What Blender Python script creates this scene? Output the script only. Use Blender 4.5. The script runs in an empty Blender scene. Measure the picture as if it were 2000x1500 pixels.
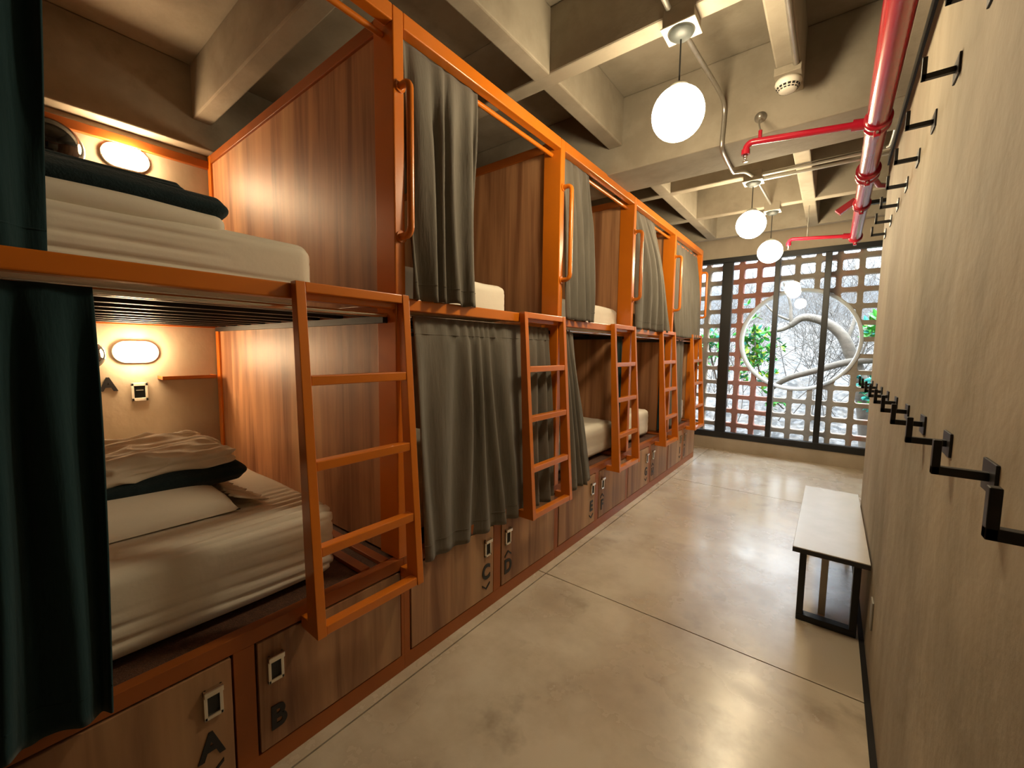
import bpy, bmesh, math, random
from mathutils import Vector, Matrix, noise
random.seed(7)
SC = bpy.context.scene
COL = SC.collection
pi = math.pi

# ------------------------------------------------------------------ camera
def cam_matrix(yaw, pitch, roll, loc):
    a, b, c = (math.radians(v) for v in (yaw, pitch, roll))
    fw = Vector((-math.sin(a)*math.cos(b), math.cos(a)*math.cos(b), math.sin(b)))
    rt = fw.cross(Vector((0, 0, 1))).normalized()
    up = rt.cross(fw)
    r2 = rt*math.cos(c)+up*math.sin(c)
    u2 = -rt*math.sin(c)+up*math.cos(c)
    m = Matrix.Identity(4)
    for i in range(3):
        m[i][0], m[i][1], m[i][2], m[i][3] = r2[i], u2[i], -fw[i], loc[i]
    return m
cd = bpy.data.cameras.new('camera'); cam = bpy.data.objects.new('camera', cd); COL.objects.link(cam)
cd.sensor_width = 36; cd.lens = 802.37/2000*36; cd.clip_start = .02
cam.matrix_world = cam_matrix(37.860, -4.758, 0.696, (1.2447, 0, 1.2478))
SC.camera = cam

# ------------------------------------------------------------------ exposure, world, sun
vs = SC.view_settings
vs.view_transform = 'Standard'; vs.look = 'None'; vs.gamma = 1; vs.use_curve_mapping = False
vs.exposure = 1.7
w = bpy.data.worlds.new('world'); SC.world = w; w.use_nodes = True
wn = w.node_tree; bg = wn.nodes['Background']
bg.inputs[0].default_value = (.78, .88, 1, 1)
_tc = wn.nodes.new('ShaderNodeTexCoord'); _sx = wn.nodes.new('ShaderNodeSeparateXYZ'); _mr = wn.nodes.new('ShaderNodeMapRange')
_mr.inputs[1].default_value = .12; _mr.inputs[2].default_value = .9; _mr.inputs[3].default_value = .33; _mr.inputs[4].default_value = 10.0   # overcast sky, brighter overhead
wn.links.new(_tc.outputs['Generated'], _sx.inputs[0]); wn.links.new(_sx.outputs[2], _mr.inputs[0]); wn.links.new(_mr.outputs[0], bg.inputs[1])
sd = bpy.data.lights.new('sun', 'SUN'); sd.energy = .8; sd.angle = math.radians(3); sd.color = (1, .95, .86)
so = bpy.data.objects.new('sun', sd); COL.objects.link(so)
so.rotation_euler = (math.radians(38), math.radians(12), 0)     # sun high behind the building, lighting the slope outside

GLOBE_E, BULK_E = 34.0, 42.0

# ------------------------------------------------------------------ materials
def mat(name, rough=.5, metal=0, spec=.5, c1=(.5, .5, .5), c2=None, scale=(3, 3, 3), detail=6, lo=.35, hi=.65, bump=0, bscale=40, bdetail=4,
        c3=None, scale3=(1, 1, 1), lo3=.5, hi3=.7, emit=None, estr=0, sheen=0, coat=0, rough2=None, dist=.0):
    m = bpy.data.materials.new(name); m.use_nodes = True
    nt = m.node_tree; N = nt.nodes; L = nt.links
    b = N['Principled BSDF']
    b.inputs['Roughness'].default_value = rough; b.inputs['Metallic'].default_value = metal
    b.inputs['Specular IOR Level'].default_value = spec
    b.inputs['Base Color'].default_value = (*c1, 1)
    if sheen: b.inputs['Sheen Weight'].default_value = sheen
    if coat: b.inputs['Coat Weight'].default_value = coat; b.inputs['Coat Roughness'].default_value = .15
    tc = N.new('ShaderNodeTexCoord')
    def tex(sc, det, l, h, dst=0):
        mp = N.new('ShaderNodeMapping'); mp.inputs['Scale'].default_value = sc
        L.new(tc.outputs['Object'], mp.inputs[0])
        nz = N.new('ShaderNodeTexNoise'); nz.inputs['Scale'].default_value = 1; nz.inputs['Detail'].default_value = det
        nz.inputs['Roughness'].default_value = .6; nz.inputs['Distortion'].default_value = dst
        L.new(mp.outputs[0], nz.inputs['Vector'])
        mr = N.new('ShaderNodeMapRange'); mr.inputs[1].default_value = l; mr.inputs[2].default_value = h
        L.new(nz.outputs[0], mr.inputs[0]); return mr.outputs[0]
    def mix(f, a, bb):
        mx = N.new('ShaderNodeMix'); mx.data_type = 'RGBA'
        L.new(f, mx.inputs[0])
        for sock, v in ((mx.inputs[6], a), (mx.inputs[7], bb)):
            if isinstance(v, tuple): sock.default_value = (*v, 1)
            else: L.new(v, sock)
        return mx.outputs[2]
    if c2:
        f = tex(scale, detail, lo, hi, dist)
        col = mix(f, c1, c2)
        if rough2 is not None:
            mr = N.new('ShaderNodeMapRange'); mr.inputs[3].default_value = rough; mr.inputs[4].default_value = rough2
            L.new(f, mr.inputs[0]); L.new(mr.outputs[0], b.inputs['Roughness'])
        if c3:
            col = mix(tex(scale3, 5, lo3, hi3), col, c3)
        L.new(col, b.inputs['Base Color'])
    if bump:
        mp = N.new('ShaderNodeMapping'); mp.inputs['Scale'].default_value = bscale if isinstance(bscale, tuple) else (bscale,)*3
        L.new(tc.outputs['Object'], mp.inputs[0])
        nz = N.new('ShaderNodeTexNoise'); nz.inputs['Scale'].default_value = 1; nz.inputs['Detail'].default_value = bdetail
        L.new(mp.outputs[0], nz.inputs['Vector'])
        bp = N.new('ShaderNodeBump'); bp.inputs['Strength'].default_value = bump; bp.inputs['Distance'].default_value = .01
        L.new(nz.outputs[0], bp.inputs['Height']); L.new(bp.outputs[0], b.inputs['Normal'])
    if emit:
        b.inputs['Emission Color'].default_value = (*emit, 1); b.inputs['Emission Strength'].default_value = estr
    return m
M = {}
M['ceiling'] = mat('ceiling_concrete', .85, c1=(.31, .27, .21), c2=(.23, .195, .145), scale=(2.6, 2.6, 2.6), detail=9, lo=.4, hi=.62, bump=.5, bscale=9, bdetail=8, c3=(.19, .16, .12), scale3=(5, 5, 5), lo3=.6, hi3=.8)
M['wall'] = mat('wall_plaster', .8, c1=(.43, .36, .27), c2=(.36, .295, .215), scale=(3, 3, 1.2), bump=.3, bscale=14, bdetail=8)
M['wallr'] = mat('wall_trowelled', .8, c1=(.37, .31, .225), c2=(.23, .19, .13), scale=(3, 2.4, 1.1), lo=.38, hi=.66, detail=9, bump=.7, bscale=(9, 9, 9), bdetail=10, c3=(.28, .21, .15), scale3=(2, 1.6, .45), lo3=.48, hi3=.7)
M['floor'] = mat('floor_polished_concrete', .20, spec=.6, c1=(.60, .52, .40), c2=(.37, .285, .195), scale=(1.7, 1.7, 1.7), detail=10, lo=.4, hi=.66, bump=.06, bscale=6, bdetail=6, c3=(.27, .21, .15), scale3=(3.2, 3.2, 3.2), lo3=.56, hi3=.78, rough2=.34)
M['dark'] = mat('dark_joint', .9, c1=(.015, .013, .012))
M['black'] = mat('black_metal', .45, .0, .5, c1=(.006, .007, .008))
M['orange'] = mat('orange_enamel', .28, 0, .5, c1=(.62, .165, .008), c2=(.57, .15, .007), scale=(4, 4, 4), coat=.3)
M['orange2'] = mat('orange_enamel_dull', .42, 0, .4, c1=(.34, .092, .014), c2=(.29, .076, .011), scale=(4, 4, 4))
def wood(name, sc, dark=1.0):
    return mat(name, .50, 0, .45, c1=tuple(v*dark for v in (.52, .265, .125)), c2=tuple(v*dark for v in (.235, .10, .045)), scale=sc, detail=7, lo=.40, hi=.62, dist=.5,
               c3=tuple(v*dark for v in (.62, .37, .185)), scale3=(sc[0]*.35, sc[1]*.35, sc[2]*.4), lo3=.5, hi3=.72, bump=.05, bscale=(sc[0]*4, sc[1]*4, sc[2]*2))
M['woodp'] = wood('wood_panel', (9, 9, .55), 1.05)
M['woodd'] = wood('wood_door', (9, 9, .6), .80)
M['board'] = mat('dark_mesh_board', .7, c1=(.12, .05, .025), c2=(.06, .026, .014), scale=(90, 90, 90), bump=.4, bscale=260)
M['sheet'] = mat('white_cotton', .9, 0, .2, c1=(.80, .74, .63), c2=(.76, .70, .59), scale=(4, 4, 4), bump=.12, bscale=30, sheen=.1)
M['blanket'] = mat('dark_fleece', .95, 0, .1, c1=(.018, .034, .040), c2=(.014, .026, .031), scale=(30, 30, 30), bump=.3, bscale=160, sheen=.15)
M['curtain'] = mat('grey_curtain', .9, 0, .15, c1=(.155, .138, .114), c2=(.118, .106, .088), scale=(9, 9, 2), bump=.25, bscale=(60, 60, 9), sheen=.1)
M['curtaind'] = mat('shade_teal_curtain', .9, 0, .15, c1=(.012, .034, .040), c2=(.008, .026, .030), scale=(9, 9, 2), bump=.25, bscale=(60, 60, 9), sheen=.1)  # grey cloth with the teal-black of deep shade put into its colour
M['chrome'] = mat('satin_chrome', .22, 1, c1=(.72, .69, .64))
M['galv'] = mat('galvanised_steel', .35, .85, c1=(.50, .48, .43), c2=(.42, .40, .36), scale=(20, 20, 20))
M['red'] = mat('red_pipe_paint', .22, 0, .6, c1=(.34, .006, .022), c2=(.30, .005, .018), scale=(5, 5, 5), coat=.5)
M['white'] = mat('white_plastic', .45, c1=(.68, .64, .55))
M['canopy'] = mat('dark_canopy', .5, c1=(.045, .05, .048))
M['grey'] = mat('grey_paint', .5, c1=(.30, .29, .25))
M['globe'] = mat('lit_opal_glass', .3, c1=(1, .93, .8), emit=(1, .82, .53), estr=GLOBE_E)
M['bulk'] = mat('lit_bulkhead_glass', .3, c1=(1, .93, .8), emit=(1, .70, .40), estr=BULK_E)
M['glossblk'] = mat('gloss_black', .08, 0, .6, c1=(.008, .010, .011))
M['letter'] = mat('black_lettering', .5, c1=(.008, .008, .010))
M['bench'] = mat('bench_laminate', .26, 0, .5, c1=(.60, .57, .51), c2=(.55, .52, .46), scale=(6, 6, 6))
M['bench_edge'] = mat('bench_edge_black', .5, c1=(.02, .02, .022))
M['blocks'] = mat('breeze_block', .85, c1=(.34, .27, .20), c2=(.27, .215, .16), scale=(9, 9, 9), bump=.4, bscale=40, c3=(.33, .15, .10), scale3=(1.3, 1, .5), lo3=.52, hi3=.62)
M['blockr'] = mat('red_breeze_block', .85, c1=(.36, .145, .09), c2=(.29, .115, .075), scale=(9, 9, 9), bump=.4, bscale=40)
M['ring'] = mat('pale_stone_ring', .7, c1=(.62, .60, .56), bump=.2, bscale=40)
M['bark'] = mat('pale_bark', .85, c1=(.12, .10, .076), c2=(.065, .054, .042), scale=(6, 6, 14), bump=.5, bscale=25)
M['twig'] = mat('grey_twig', .85, c1=(.10, .088, .075), c2=(.055, .048, .042), scale=(6, 6, 6))
def leafm(n, a, b):
    m = mat(n, .5, 0, .4, c1=a, c2=b, scale=(6, 6, 6)); 
    m.node_tree.nodes['Principled BSDF'].inputs['Subsurface Weight'].default_value = 0
    return m
M['leafg'] = leafm('leaf_green', (.06, .32, .03), (.015, .17, .03))
M['leafy'] = leafm('leaf_yellow_green', (.38, .42, .02), (.15, .32, .02))
M['leaft'] = leafm('leaf_blue_green', (.01, .19, .14), (.01, .12, .12))
M['slope'] = mat('dry_slope', .95, c1=(.056, .048, .040), c2=(.014, .014, .013), scale=(7, 7, 7), detail=12, lo=.42, hi=.6, bump=1, bscale=14, bdetail=10, c3=(.085, .083, .082), scale3=(12, 12, 12), lo3=.5, hi3=.62)

# window glass: clear with a faint mirror reflection
def glass_mat():
    m = bpy.data.materials.new('window_glass'); m.use_nodes = True
    nt = m.node_tree; N = nt.nodes; L = nt.links; N.clear()
    o = N.new('ShaderNodeOutputMaterial'); mx = N.new('ShaderNodeMixShader'); t = N.new('ShaderNodeBsdfTransparent')
    g = N.new('ShaderNodeBsdfGlossy'); g.inputs['Roughness'].default_value = .0
    f = N.new('ShaderNodeFresnel'); f.inputs[0].default_value = 1.5
    t.inputs[0].default_value = (.95, .97, .96, 1)
    L.new(f.outputs[0], mx.inputs[0]); L.new(t.outputs[0], mx.inputs[1]); L.new(g.outputs[0], mx.inputs[2]); L.new(mx.outputs[0], o.inputs[0])
    return m
M['glass'] = glass_mat()

# ------------------------------------------------------------------ mesh helpers
class MB:
    def __init__(s): s.v = []; s.f = []; s.sm = []
    def add(s, vs, fs, smooth=False):
        n = len(s.v); s.v += [tuple(v) for v in vs]; s.f += [tuple(i+n for i in f) for f in fs]; s.sm += [smooth]*len(fs); return s
    def box(s, x0, x1, y0, y1, z0, z1):
        vs = [(x, y, z) for x in (x0, x1) for y in (y0, y1) for z in (z0, z1)]
        return s.add(vs, [(0, 1, 3, 2), (4, 6, 7, 5), (0, 4, 5, 1), (2, 3, 7, 6), (0, 2, 6, 4), (1, 5, 7, 3)])
    def prism(s, poly, axis, a, b):
        # poly: 2-D outline, extruded along axis from a to b
        n = len(poly)
        def P(p, t):
            return {'x': (t, p[0], p[1]), 'y': (p[0], t, p[1]), 'z': (p[0], p[1], t)}[axis]
        vs = [P(p, a) for p in poly]+[P(p, b) for p in poly]
        fs = [tuple(range(n)), tuple(range(2*n-1, n-1, -1))]+[(i, (i+1) % n, n+(i+1) % n, n+i) for i in range(n)]
        return s.add(vs, fs)
    def tube(s, pts, r, n=12, cap=True, radii=None):
        pts = [Vector(p) for p in pts]; rings = []
        prev = None
        for i, p in enumerate(pts):
            t = (pts[min(i+1, len(pts)-1)]-pts[max(i-1, 0)]).normalized()
            if prev is None:
                a = Vector((0, 0, 1)) if abs(t.z) < .9 else Vector((1, 0, 0))
                u = t.cross(a).normalized()
            else:
                u = (prev-t*prev.dot(t)).normalized()
            prev = u; vv = t.cross(u)
            rr = radii[i] if radii else r
            rings.append([p+u*math.cos(2*pi*k/n)*rr+vv*math.sin(2*pi*k/n)*rr for k in range(n)])
        vs = [q for R in rings for q in R]; fs = []
        for i in range(len(rings)-1):
            for k in range(n):
                fs.append((i*n+k, i*n+(k+1) % n, (i+1)*n+(k+1) % n, (i+1)*n+k))
        s.add(vs, fs, True)
        if cap:
            s.add(rings[0], [tuple(range(n-1, -1, -1))]); s.add(rings[-1], [tuple(range(n))])
        return s
    def lathe(s, prof, c, n=40, axis='z'):
        vs = []; fs = []
        for r, h in prof:
            for k in range(n):
                a = 2*pi*k/n; u, v2 = r*math.cos(a), r*math.sin(a)
                vs.append({'z': (c[0]+u, c[1]+v2, c[2]+h), 'x': (c[0]+h, c[1]+u, c[2]+v2), 'y': (c[0]+u, c[1]+h, c[2]+v2)}[axis])
        for i in range(len(prof)-1):
            for k in range(n): fs.append((i*n+k, i*n+(k+1) % n, (i+1)*n+(k+1) % n, (i+1)*n+k))
        return s.add(vs, fs, True)
    def build(s, name, m, parent=None, bevel=0, seg=2, subsurf=0, solid=0, kind=None, label=None):
        me = bpy.data.meshes.new(name); me.from_pydata(s.v, [], s.f); me.update()
        for p, q in zip(me.polygons, s.sm): p.use_smooth = q
        bm = bmesh.new(); bm.from_mesh(me); bmesh.ops.recalc_face_normals(bm, faces=bm.faces); bm.to_mesh(me); bm.free()
        me.materials.append(M[m] if isinstance(m, str) else m)
        o = bpy.data.objects.new(name, me); COL.objects.link(o)
        if parent is not None:
            # geometry is written in world coordinates: express it relative to the parent's own place
            o.parent = parent; off = world_loc(parent); me.transform(Matrix.Translation(-off))
        if solid:
            md = o.modifiers.new('thickness', 'SOLIDIFY'); md.thickness = solid; md.offset = 0
        if bevel:
            md = o.modifiers.new('edges', 'BEVEL'); md.width = bevel; md.segments = seg; md.limit_method = 'ANGLE'; md.angle_limit = math.radians(50)
        if subsurf:
            md = o.modifiers.new('smooth', 'SUBSURF'); md.levels = subsurf; md.render_levels = subsurf
        if kind: o['kind'] = kind
        if label: o['label'] = label
        return o
def world_loc(o):
    v = Vector((0, 0, 0))
    while o is not None: v += o.location; o = o.parent
    return v
def thing(name, loc, label, cat, group=None):
    o = bpy.data.objects.new(name, None); COL.objects.link(o); o.location = loc; o.empty_display_size = .1
    o['label'] = label; o['category'] = cat
    if group: o['group'] = group
    return o
def tag(o, label, cat, group=None):
    o['label'] = label; o['category'] = cat
    if group: o['group'] = group
    return o
def struct(mb, name, m, **k): return mb.build(name, m, kind='structure', **k)

FONT = None
def text_mesh(ch, size, y, z, x, depth, width_scale=1.0, bold=.0):
    """a letter standing on a plane that faces +x; returns vertices and faces in world coordinates"""
    c = bpy.data.curves.new('glyph', 'FONT'); c.body = ch; c.size = size; c.extrude = depth/2; c.offset = bold
    c.align_x = 'CENTER'; c.resolution_u = 6
    o = bpy.data.objects.new('glyph', c); COL.objects.link(o)
    dg = bpy.context.evaluated_depsgraph_get(); me = bpy.data.meshes.new_from_object(o.evaluated_get(dg))
    vs = [(x+v.co.z, y+v.co.x*width_scale, z+v.co.y) for v in me.vertices]; fs = [tuple(p.vertices) for p in me.polygons]
    bpy.data.objects.remove(o); bpy.data.curves.remove(c); bpy.data.meshes.remove(me)
    return vs, fs

# ------------------------------------------------------------------ dimensions
BACK = -1.88; WR = 1.427; WEND = 3.122; YW = 5.77
ZT = 2.41; ZR = 1.433; ZL = .452
BAYS = [(-.16, .94), (.94, 2.04), (2.04, 3.105), (3.105, 4.13), (4.13, 5.14)]
Y0 = -4.0; XE = 3.0
ORD = ['nearest', 'second', 'third', 'fourth', 'farthest']

# ------------------------------------------------------------------ room shell
fl = MB()
xs = [-1.95, .049, XE]; ys = [Y0, -.40, 1.870, 4.130, YW]
for i in range(2):
    for j in range(4):
        fl.box(xs[i]+.003, xs[i+1]-.003, ys[j]+.003, ys[j+1]-.003, -.06, 0)
struct(fl, 'floor', 'floor')
struct(MB().box(-2, XE, Y0, YW, -.10, -.012), 'trim_1', 'dark')
struct(MB().box(1.409, WR+.01, Y0, WEND, -.01, .004), 'shadow_gap_right', 'dark')  # dark strip standing in for the shadow gap at the wall foot

ce = MB()
ZS, ZB = 2.86, 2.56
ce.box(-2.1, XE, Y0, YW+.2, ZS, ZS+.12)
ce.box(-2.1, -1.772, Y0, YW, 2.412, ZS)                       # edge beam over the bed heads
def xrib(y0, y1, zb=ZB): ce.box(-1.772, XE, y0, y1, zb, ZS)
for y0, y1 in ((-.99, -.90), (-.085, .005), (.825, .92), (1.735, 1.825), (3.585, 3.66), (4.415, 4.49), (5.29, 5.37)): xrib(y0, y1)
ce.box(-1.80, XE, 2.60, 2.958, 2.40, ZS)                      # main cross beam
for x0, x1 in ((.005, .10), (.955, 1.05)):
    ce.box(x0, x1, Y0, 2.60, ZB+.0005, ZS); ce.box(x0, x1, 2.958, 5.37, ZB+.0005, ZS)
ce.box(1.39, 1.70, Y0, 2.60, 2.40, ZS)
struct(ce, 'ceiling', 'ceiling', bevel=.008, seg=2)
struct(MB().box(BACK-.1, BACK, Y0, YW, 0, 2.50), 'wall_left', 'wall')
struct(MB().box(WR, WR+.13, Y0, WEND, .004, 2.285), 'wall_right', 'wallr')
struct(MB().box(WR-.008, WR+.12, Y0, WEND+.002, 2.285, 2.33), 'trim_2', 'black')
struct(MB().box(WR+.015, WR+.12, Y0, WEND, 2.33, 2.40), 'trim_3', 'wall')
struct(MB().box(-2, XE, Y0-.1, Y0, -.05, ZS), 'wall_rear', 'wall')
struct(MB().box(XE, XE+.1, Y0, YW, -.05, ZS), 'wall_side', 'wall')
fw_ = MB()
fw_.box(BACK, XE, YW-.02, YW+.12, -.05, .160)                 # curb under the window
fw_.box(BACK, XE, YW-.02, YW+.12, 2.418, ZS)
struct(fw_, 'wall_far', 'wall')

# window with black sliding frames
WX0, WX1, WZ0, WZ1 = BACK, XE, .160, 2.418
wf = MB()
wf.box(WX0, WX1, YW-.03, YW+.05, WZ0, WZ0+.075); wf.box(WX0, WX1, YW-.03, YW+.05, WZ1-.058, WZ1)
win = struct(wf, 'window_1', 'black', bevel=.003)
mull = [(-1.88, -1.82), (-.95, -.89), (.095, .212), (.652, .705), (1.12, 1.178), (1.95, 2.03), (2.94, 3.0)]
for a, b in mull:
    MB().box(a, b, YW-.022, YW+.04, WZ0+.075, WZ1-.058).build('window_mullion', 'black', win, bevel=.003)
edges = [(-1.82, -.95), (-.89, .095), (.212, .652), (.705, 1.12), (1.178, 1.95), (2.03, 2.94)]
for i, (a, b) in enumerate(edges):
    yy = YW+(.0 if i % 2 else .018)
    MB().add([(a, yy, WZ0+.07), (b, yy, WZ0+.07), (b, yy, WZ1-.05), (a, yy, WZ1-.05)], [(0, 1, 2, 3)]).build('window_pane', 'glass', win)

# ------------------------------------------------------------------ breeze-block screen outside, with a round opening
CX, CZ, CR = .895, 1.405, .592
SY0, SY1 = 5.98, 6.09
PX, PZ = .1955, .1855
def hole_loop(cx, cz, hx, hz, n=5, r=.022):
    out = []
    for sx, sz, a0 in ((1, 1, 0), (-1, 1, pi/2), (-1, -1, pi), (1, -1, 1.5*pi)):
        for k in range(n):
            a = a0+pi/2*k/(n-1)
            out.append((cx+sx*(hx-r)+r*math.cos(a), cz+sz*(hz-r)+r*math.sin(a)))
    return out
def screen(cols, m, name, parent):
    mb = MB()
    for ci in cols:
        cx = .955+ci*PX
        for ri in range(-1, 14):
            cz = .205+ri*PZ+.0
            x0, x1, z0, z1 = cx-PX/2, cx+PX/2, cz-PZ/2, cz+PZ/2
            far = max(math.hypot(x-CX, z-CZ) for x in (x0, x1) for z in (z0, z1))
            near = math.hypot(max(x0-CX, 0, CX-x1), max(z0-CZ, 0, CZ-z1))
            if far < CR: continue
            hx, hz = PX/2-.026, PZ/2-.024
            loop = hole_loop(cx, cz, hx, hz); n = len(loop)
            outer = []
            for (px, pz) in loop:                              # matching points on the cell's outer square
                dx, dz = px-cx, pz-cz; s = min((PX/2)/abs(dx) if abs(dx) > 1e-6 else 9, (PZ/2)/abs(dz) if abs(dz) > 1e-6 else 9)
                outer.append((cx+dx*s, cz+dz*s))
            cor = {}
            if near < CR:                                      # cells cut by the circle: pull what lies inside out to the rim
                def fix(p):
                    d = math.hypot(p[0]-CX, p[1]-CZ)
                    if d < CR:
                        return (CX+(p[0]-CX)*CR/d, CZ+(p[1]-CZ)*CR/d)
                    return p
                loop = [fix(p) for p in loop]; outer = [fix(p) for p in outer]
            vs = [(x, SY0, z) for x, z in outer]+[(x, SY0, z) for x, z in loop]+[(x, SY1, z) for x, z in outer]+[(x, SY1, z) for x, z in loop]
            fs = []
            for k in range(n):
                j = (k+1) % n
                fs += [(k, j, n+j, n+k), (2*n+k, 3*n+k, 3*n+j, 2*n+j), (n+k, n+j, 3*n+j, 3*n+k)]
            mb.add(vs, fs)
            # square corners of the cell
            for sx in (-1, 1):
                for sz in (-1, 1):
                    c0 = (cx+sx*PX/2, cz+sz*PZ/2)
                    if math.hypot(c0[0]-CX, c0[1]-CZ) < CR: continue
                    A = (cx+sx*PX/2, cz+sz*(PZ/2-.03)); B = (cx+sx*(PX/2-.03), cz+sz*PZ/2); D = (cx+sx*(PX/2-.03), cz+sz*(PZ/2-.03))
                    if near < CR and min(math.hypot(q[0]-CX, q[1]-CZ) for q in (A, B, D)) < CR: continue
                    mb.prism([c0, A, D, B], 'y', SY0+.001, SY1-.001)
    return mb.build(name, m, parent)
scr = thing('breeze_block_screen', (.9, 6.03, 0), 'pierced breeze-block wall with a big round opening outside the window', 'screen wall')
screen(range(-15, -4), 'blocks', 'block_panel', scr)
screen(range(-4, -1), 'blockr', 'block_panel', scr)['label'] = 'reddish block columns left of the round opening'
screen(range(-1, 12), 'blocks', 'block_panel', scr)
rg = MB(); n = 96; vs = []
for k in range(n):
    a = 2*pi*k/n
    for r, y in ((CR-.018, SY0-.012), (CR+.016, SY0-.012), (CR+.016, SY1+.012), (CR-.018, SY1+.012)): vs.append((CX+r*math.cos(a), y, CZ+r*math.sin(a)))
rg.add(vs, [(4*k+i, 4*k+(i+1) % 4, 4*((k+1) % n)+(i+1) % 4, 4*((k+1) % n)+i) for k in range(n) for i in range(4)], True)
rg.build('opening_ring', 'ring', scr)

# ------------------------------------------------------------------ outdoors: slope, tree, shrubs
sl = MB(); nx, ny = 90, 60
vs = []
for j in range(ny+1):
    for i in range(nx+1):
        x = -7+15*i/nx; t = j/ny; y = 6.9+9*t
        z = -.75+2.9*t**.8+.22*noise.noise(Vector((x*1.1, y*1.1, 0)))+.06*noise.noise(Vector((x*5, y*5, 3)))
        vs.append((x, y, z))
sl.add(vs, [(j*(nx+1)+i, j*(nx+1)+i+1, (j+1)*(nx+1)+i+1, (j+1)*(nx+1)+i) for j in range(ny) for i in range(nx)], True)
o = struct(sl, 'ground_slope', 'slope')
struct(MB().box(-7, 8, 6.12, 7.2, -.9, -.6), 'ground_strip', 'slope')

def spline(pts, n=8):
    P = [Vector(p) for p in pts]; P = [P[0]*2-P[1]]+P+[P[-1]*2-P[-2]]; out = []
    for i in range(1, len(P)-2):
        for k in range(n):
            t = k/n; a, b, c, d = P[i-1], P[i], P[i+1], P[i+2]
            out.append(.5*((2*b)+(c-a)*t+(2*a-5*b+4*c-d)*t*t+(3*b-a-3*c+d)*t**3))
    out.append(P[-2]); return out
tree = thing('leaning_tree', (1.6, 7.4, -.5), 'leaning pale tree trunk curving across the round opening outside', 'tree')
def limb(name, pts, r0, r1, m='bark'):
    s = spline(pts); return MB().tube(s, 0, 12, radii=[r0+(r1-r0)*i/(len(s)-1) for i in range(len(s))]).build(name, m, tree)
limb('trunk', [(1.75, 7.45, -.6), (1.66, 7.42, .3), (1.56, 7.4, .90), (1.44, 7.4, 1.25), (1.32, 7.4, 1.52), (1.12, 7.4, 1.70), (.88, 7.4, 1.77), (.72, 7.38, 1.66)], .10, .045)
limb('branch', [(.73, 7.38, 1.66), (.62, 7.36, 1.60), (.44, 7.32, 1.56), (.05, 7.25, 1.47), (-.3, 7.2, 1.46)], .035, .012)
limb('branch', [(.74, 7.38, 1.67), (.72, 7.38, 1.80), (.70, 7.4, 1.98), (.60, 7.42, 2.3)], .030, .012)
limb('branch', [(.70, 7.38, 1.74), (.52, 7.40, 1.84), (.36, 7.4, 2.02), (.2, 7.4, 2.2)], .018, .008)
limb('branch', [(1.38, 7.4, 1.40), (1.46, 7.5, 1.75), (1.50, 7.6, 2.1), (1.42, 7.7, 2.5)], .028, .010)
limb('branch', [(1.58, 7.4, .85), (1.75, 7.5, 1.15), (1.98, 7.6, 1.30), (2.3, 7.7, 1.5)], .030, .010)
limb('branch', [(1.52, 7.4, 1.0), (1.62, 7.45, 1.45), (1.9, 7.5, 1.9)], .018, .006)
tag(MB().tube(spline([(.55, 7.25, .72), (.75, 7.25, .88), (1.05, 7.25, 1.0), (1.40, 7.3, 1.13), (1.7, 7.35, 1.18)]), 0, 12,
    radii=[.034+.018*i/32 for i in range(33)]).build('fallen_branch', 'bark'), 'thick pale branch slanting across the lower part of the round opening', 'branch')

def bare_shrub(name, c, h, spread, n, seed, label):
    rnd = random.Random(seed); mb = MB()
    def grow(p, d, L, r, lev):
        pts = [p]
        for k in range(4):
            d = (d+Vector((rnd.uniform(-.35, .35), rnd.uniform(-.3, .3), rnd.uniform(-.25, .3)))).normalized()
            p = p+d*L/4; pts.append(p)
            if lev < 3 and k > 0:
                for _ in range(2): grow(p, (d+Vector((rnd.uniform(-1, 1), rnd.uniform(-.8, .8), rnd.uniform(-.5, .7)))).normalized(), L*.55, r*.55, lev+1)
        mb.tube(pts, 0, 5, cap=False, radii=[r*(1-.15*i) for i in range(5)])
    for _ in range(n):
        grow(Vector((c[0]+rnd.uniform(-spread, spread), c[1]+rnd.uniform(-.3, .3), c[2])), Vector((rnd.uniform(-.5, .5), 0, 1)).normalized(), h, .010, 0)
    return tag(mb.build(name, 'twig'), label, 'shrub', 'bare shrubs outside')
bare_shrub('bare_shrub', (-.35, 8.3, -.2), 1.5, .5, 7, 1, 'bare twiggy shrub seen through the left window pane')
bare_shrub('bare_shrub', (.9, 8.8, .0), 1.5, .6, 9, 2, 'bare twiggy shrub seen in the middle of the round opening')
bare_shrub('bare_shrub', (2.1, 8.2, -.1), 1.5, .5, 7, 3, 'bare twiggy shrub seen at the right edge of the window')
bare_shrub('bare_shrub', (.2, 10.2, .7), 1.7, 1.0, 8, 4, 'far bare shrub against the sky above the left blocks')
bare_shrub('bare_shrub', (1.9, 10.5, .8), 1.7, .9, 8, 5, 'far bare shrub against the sky above the right blocks')

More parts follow.
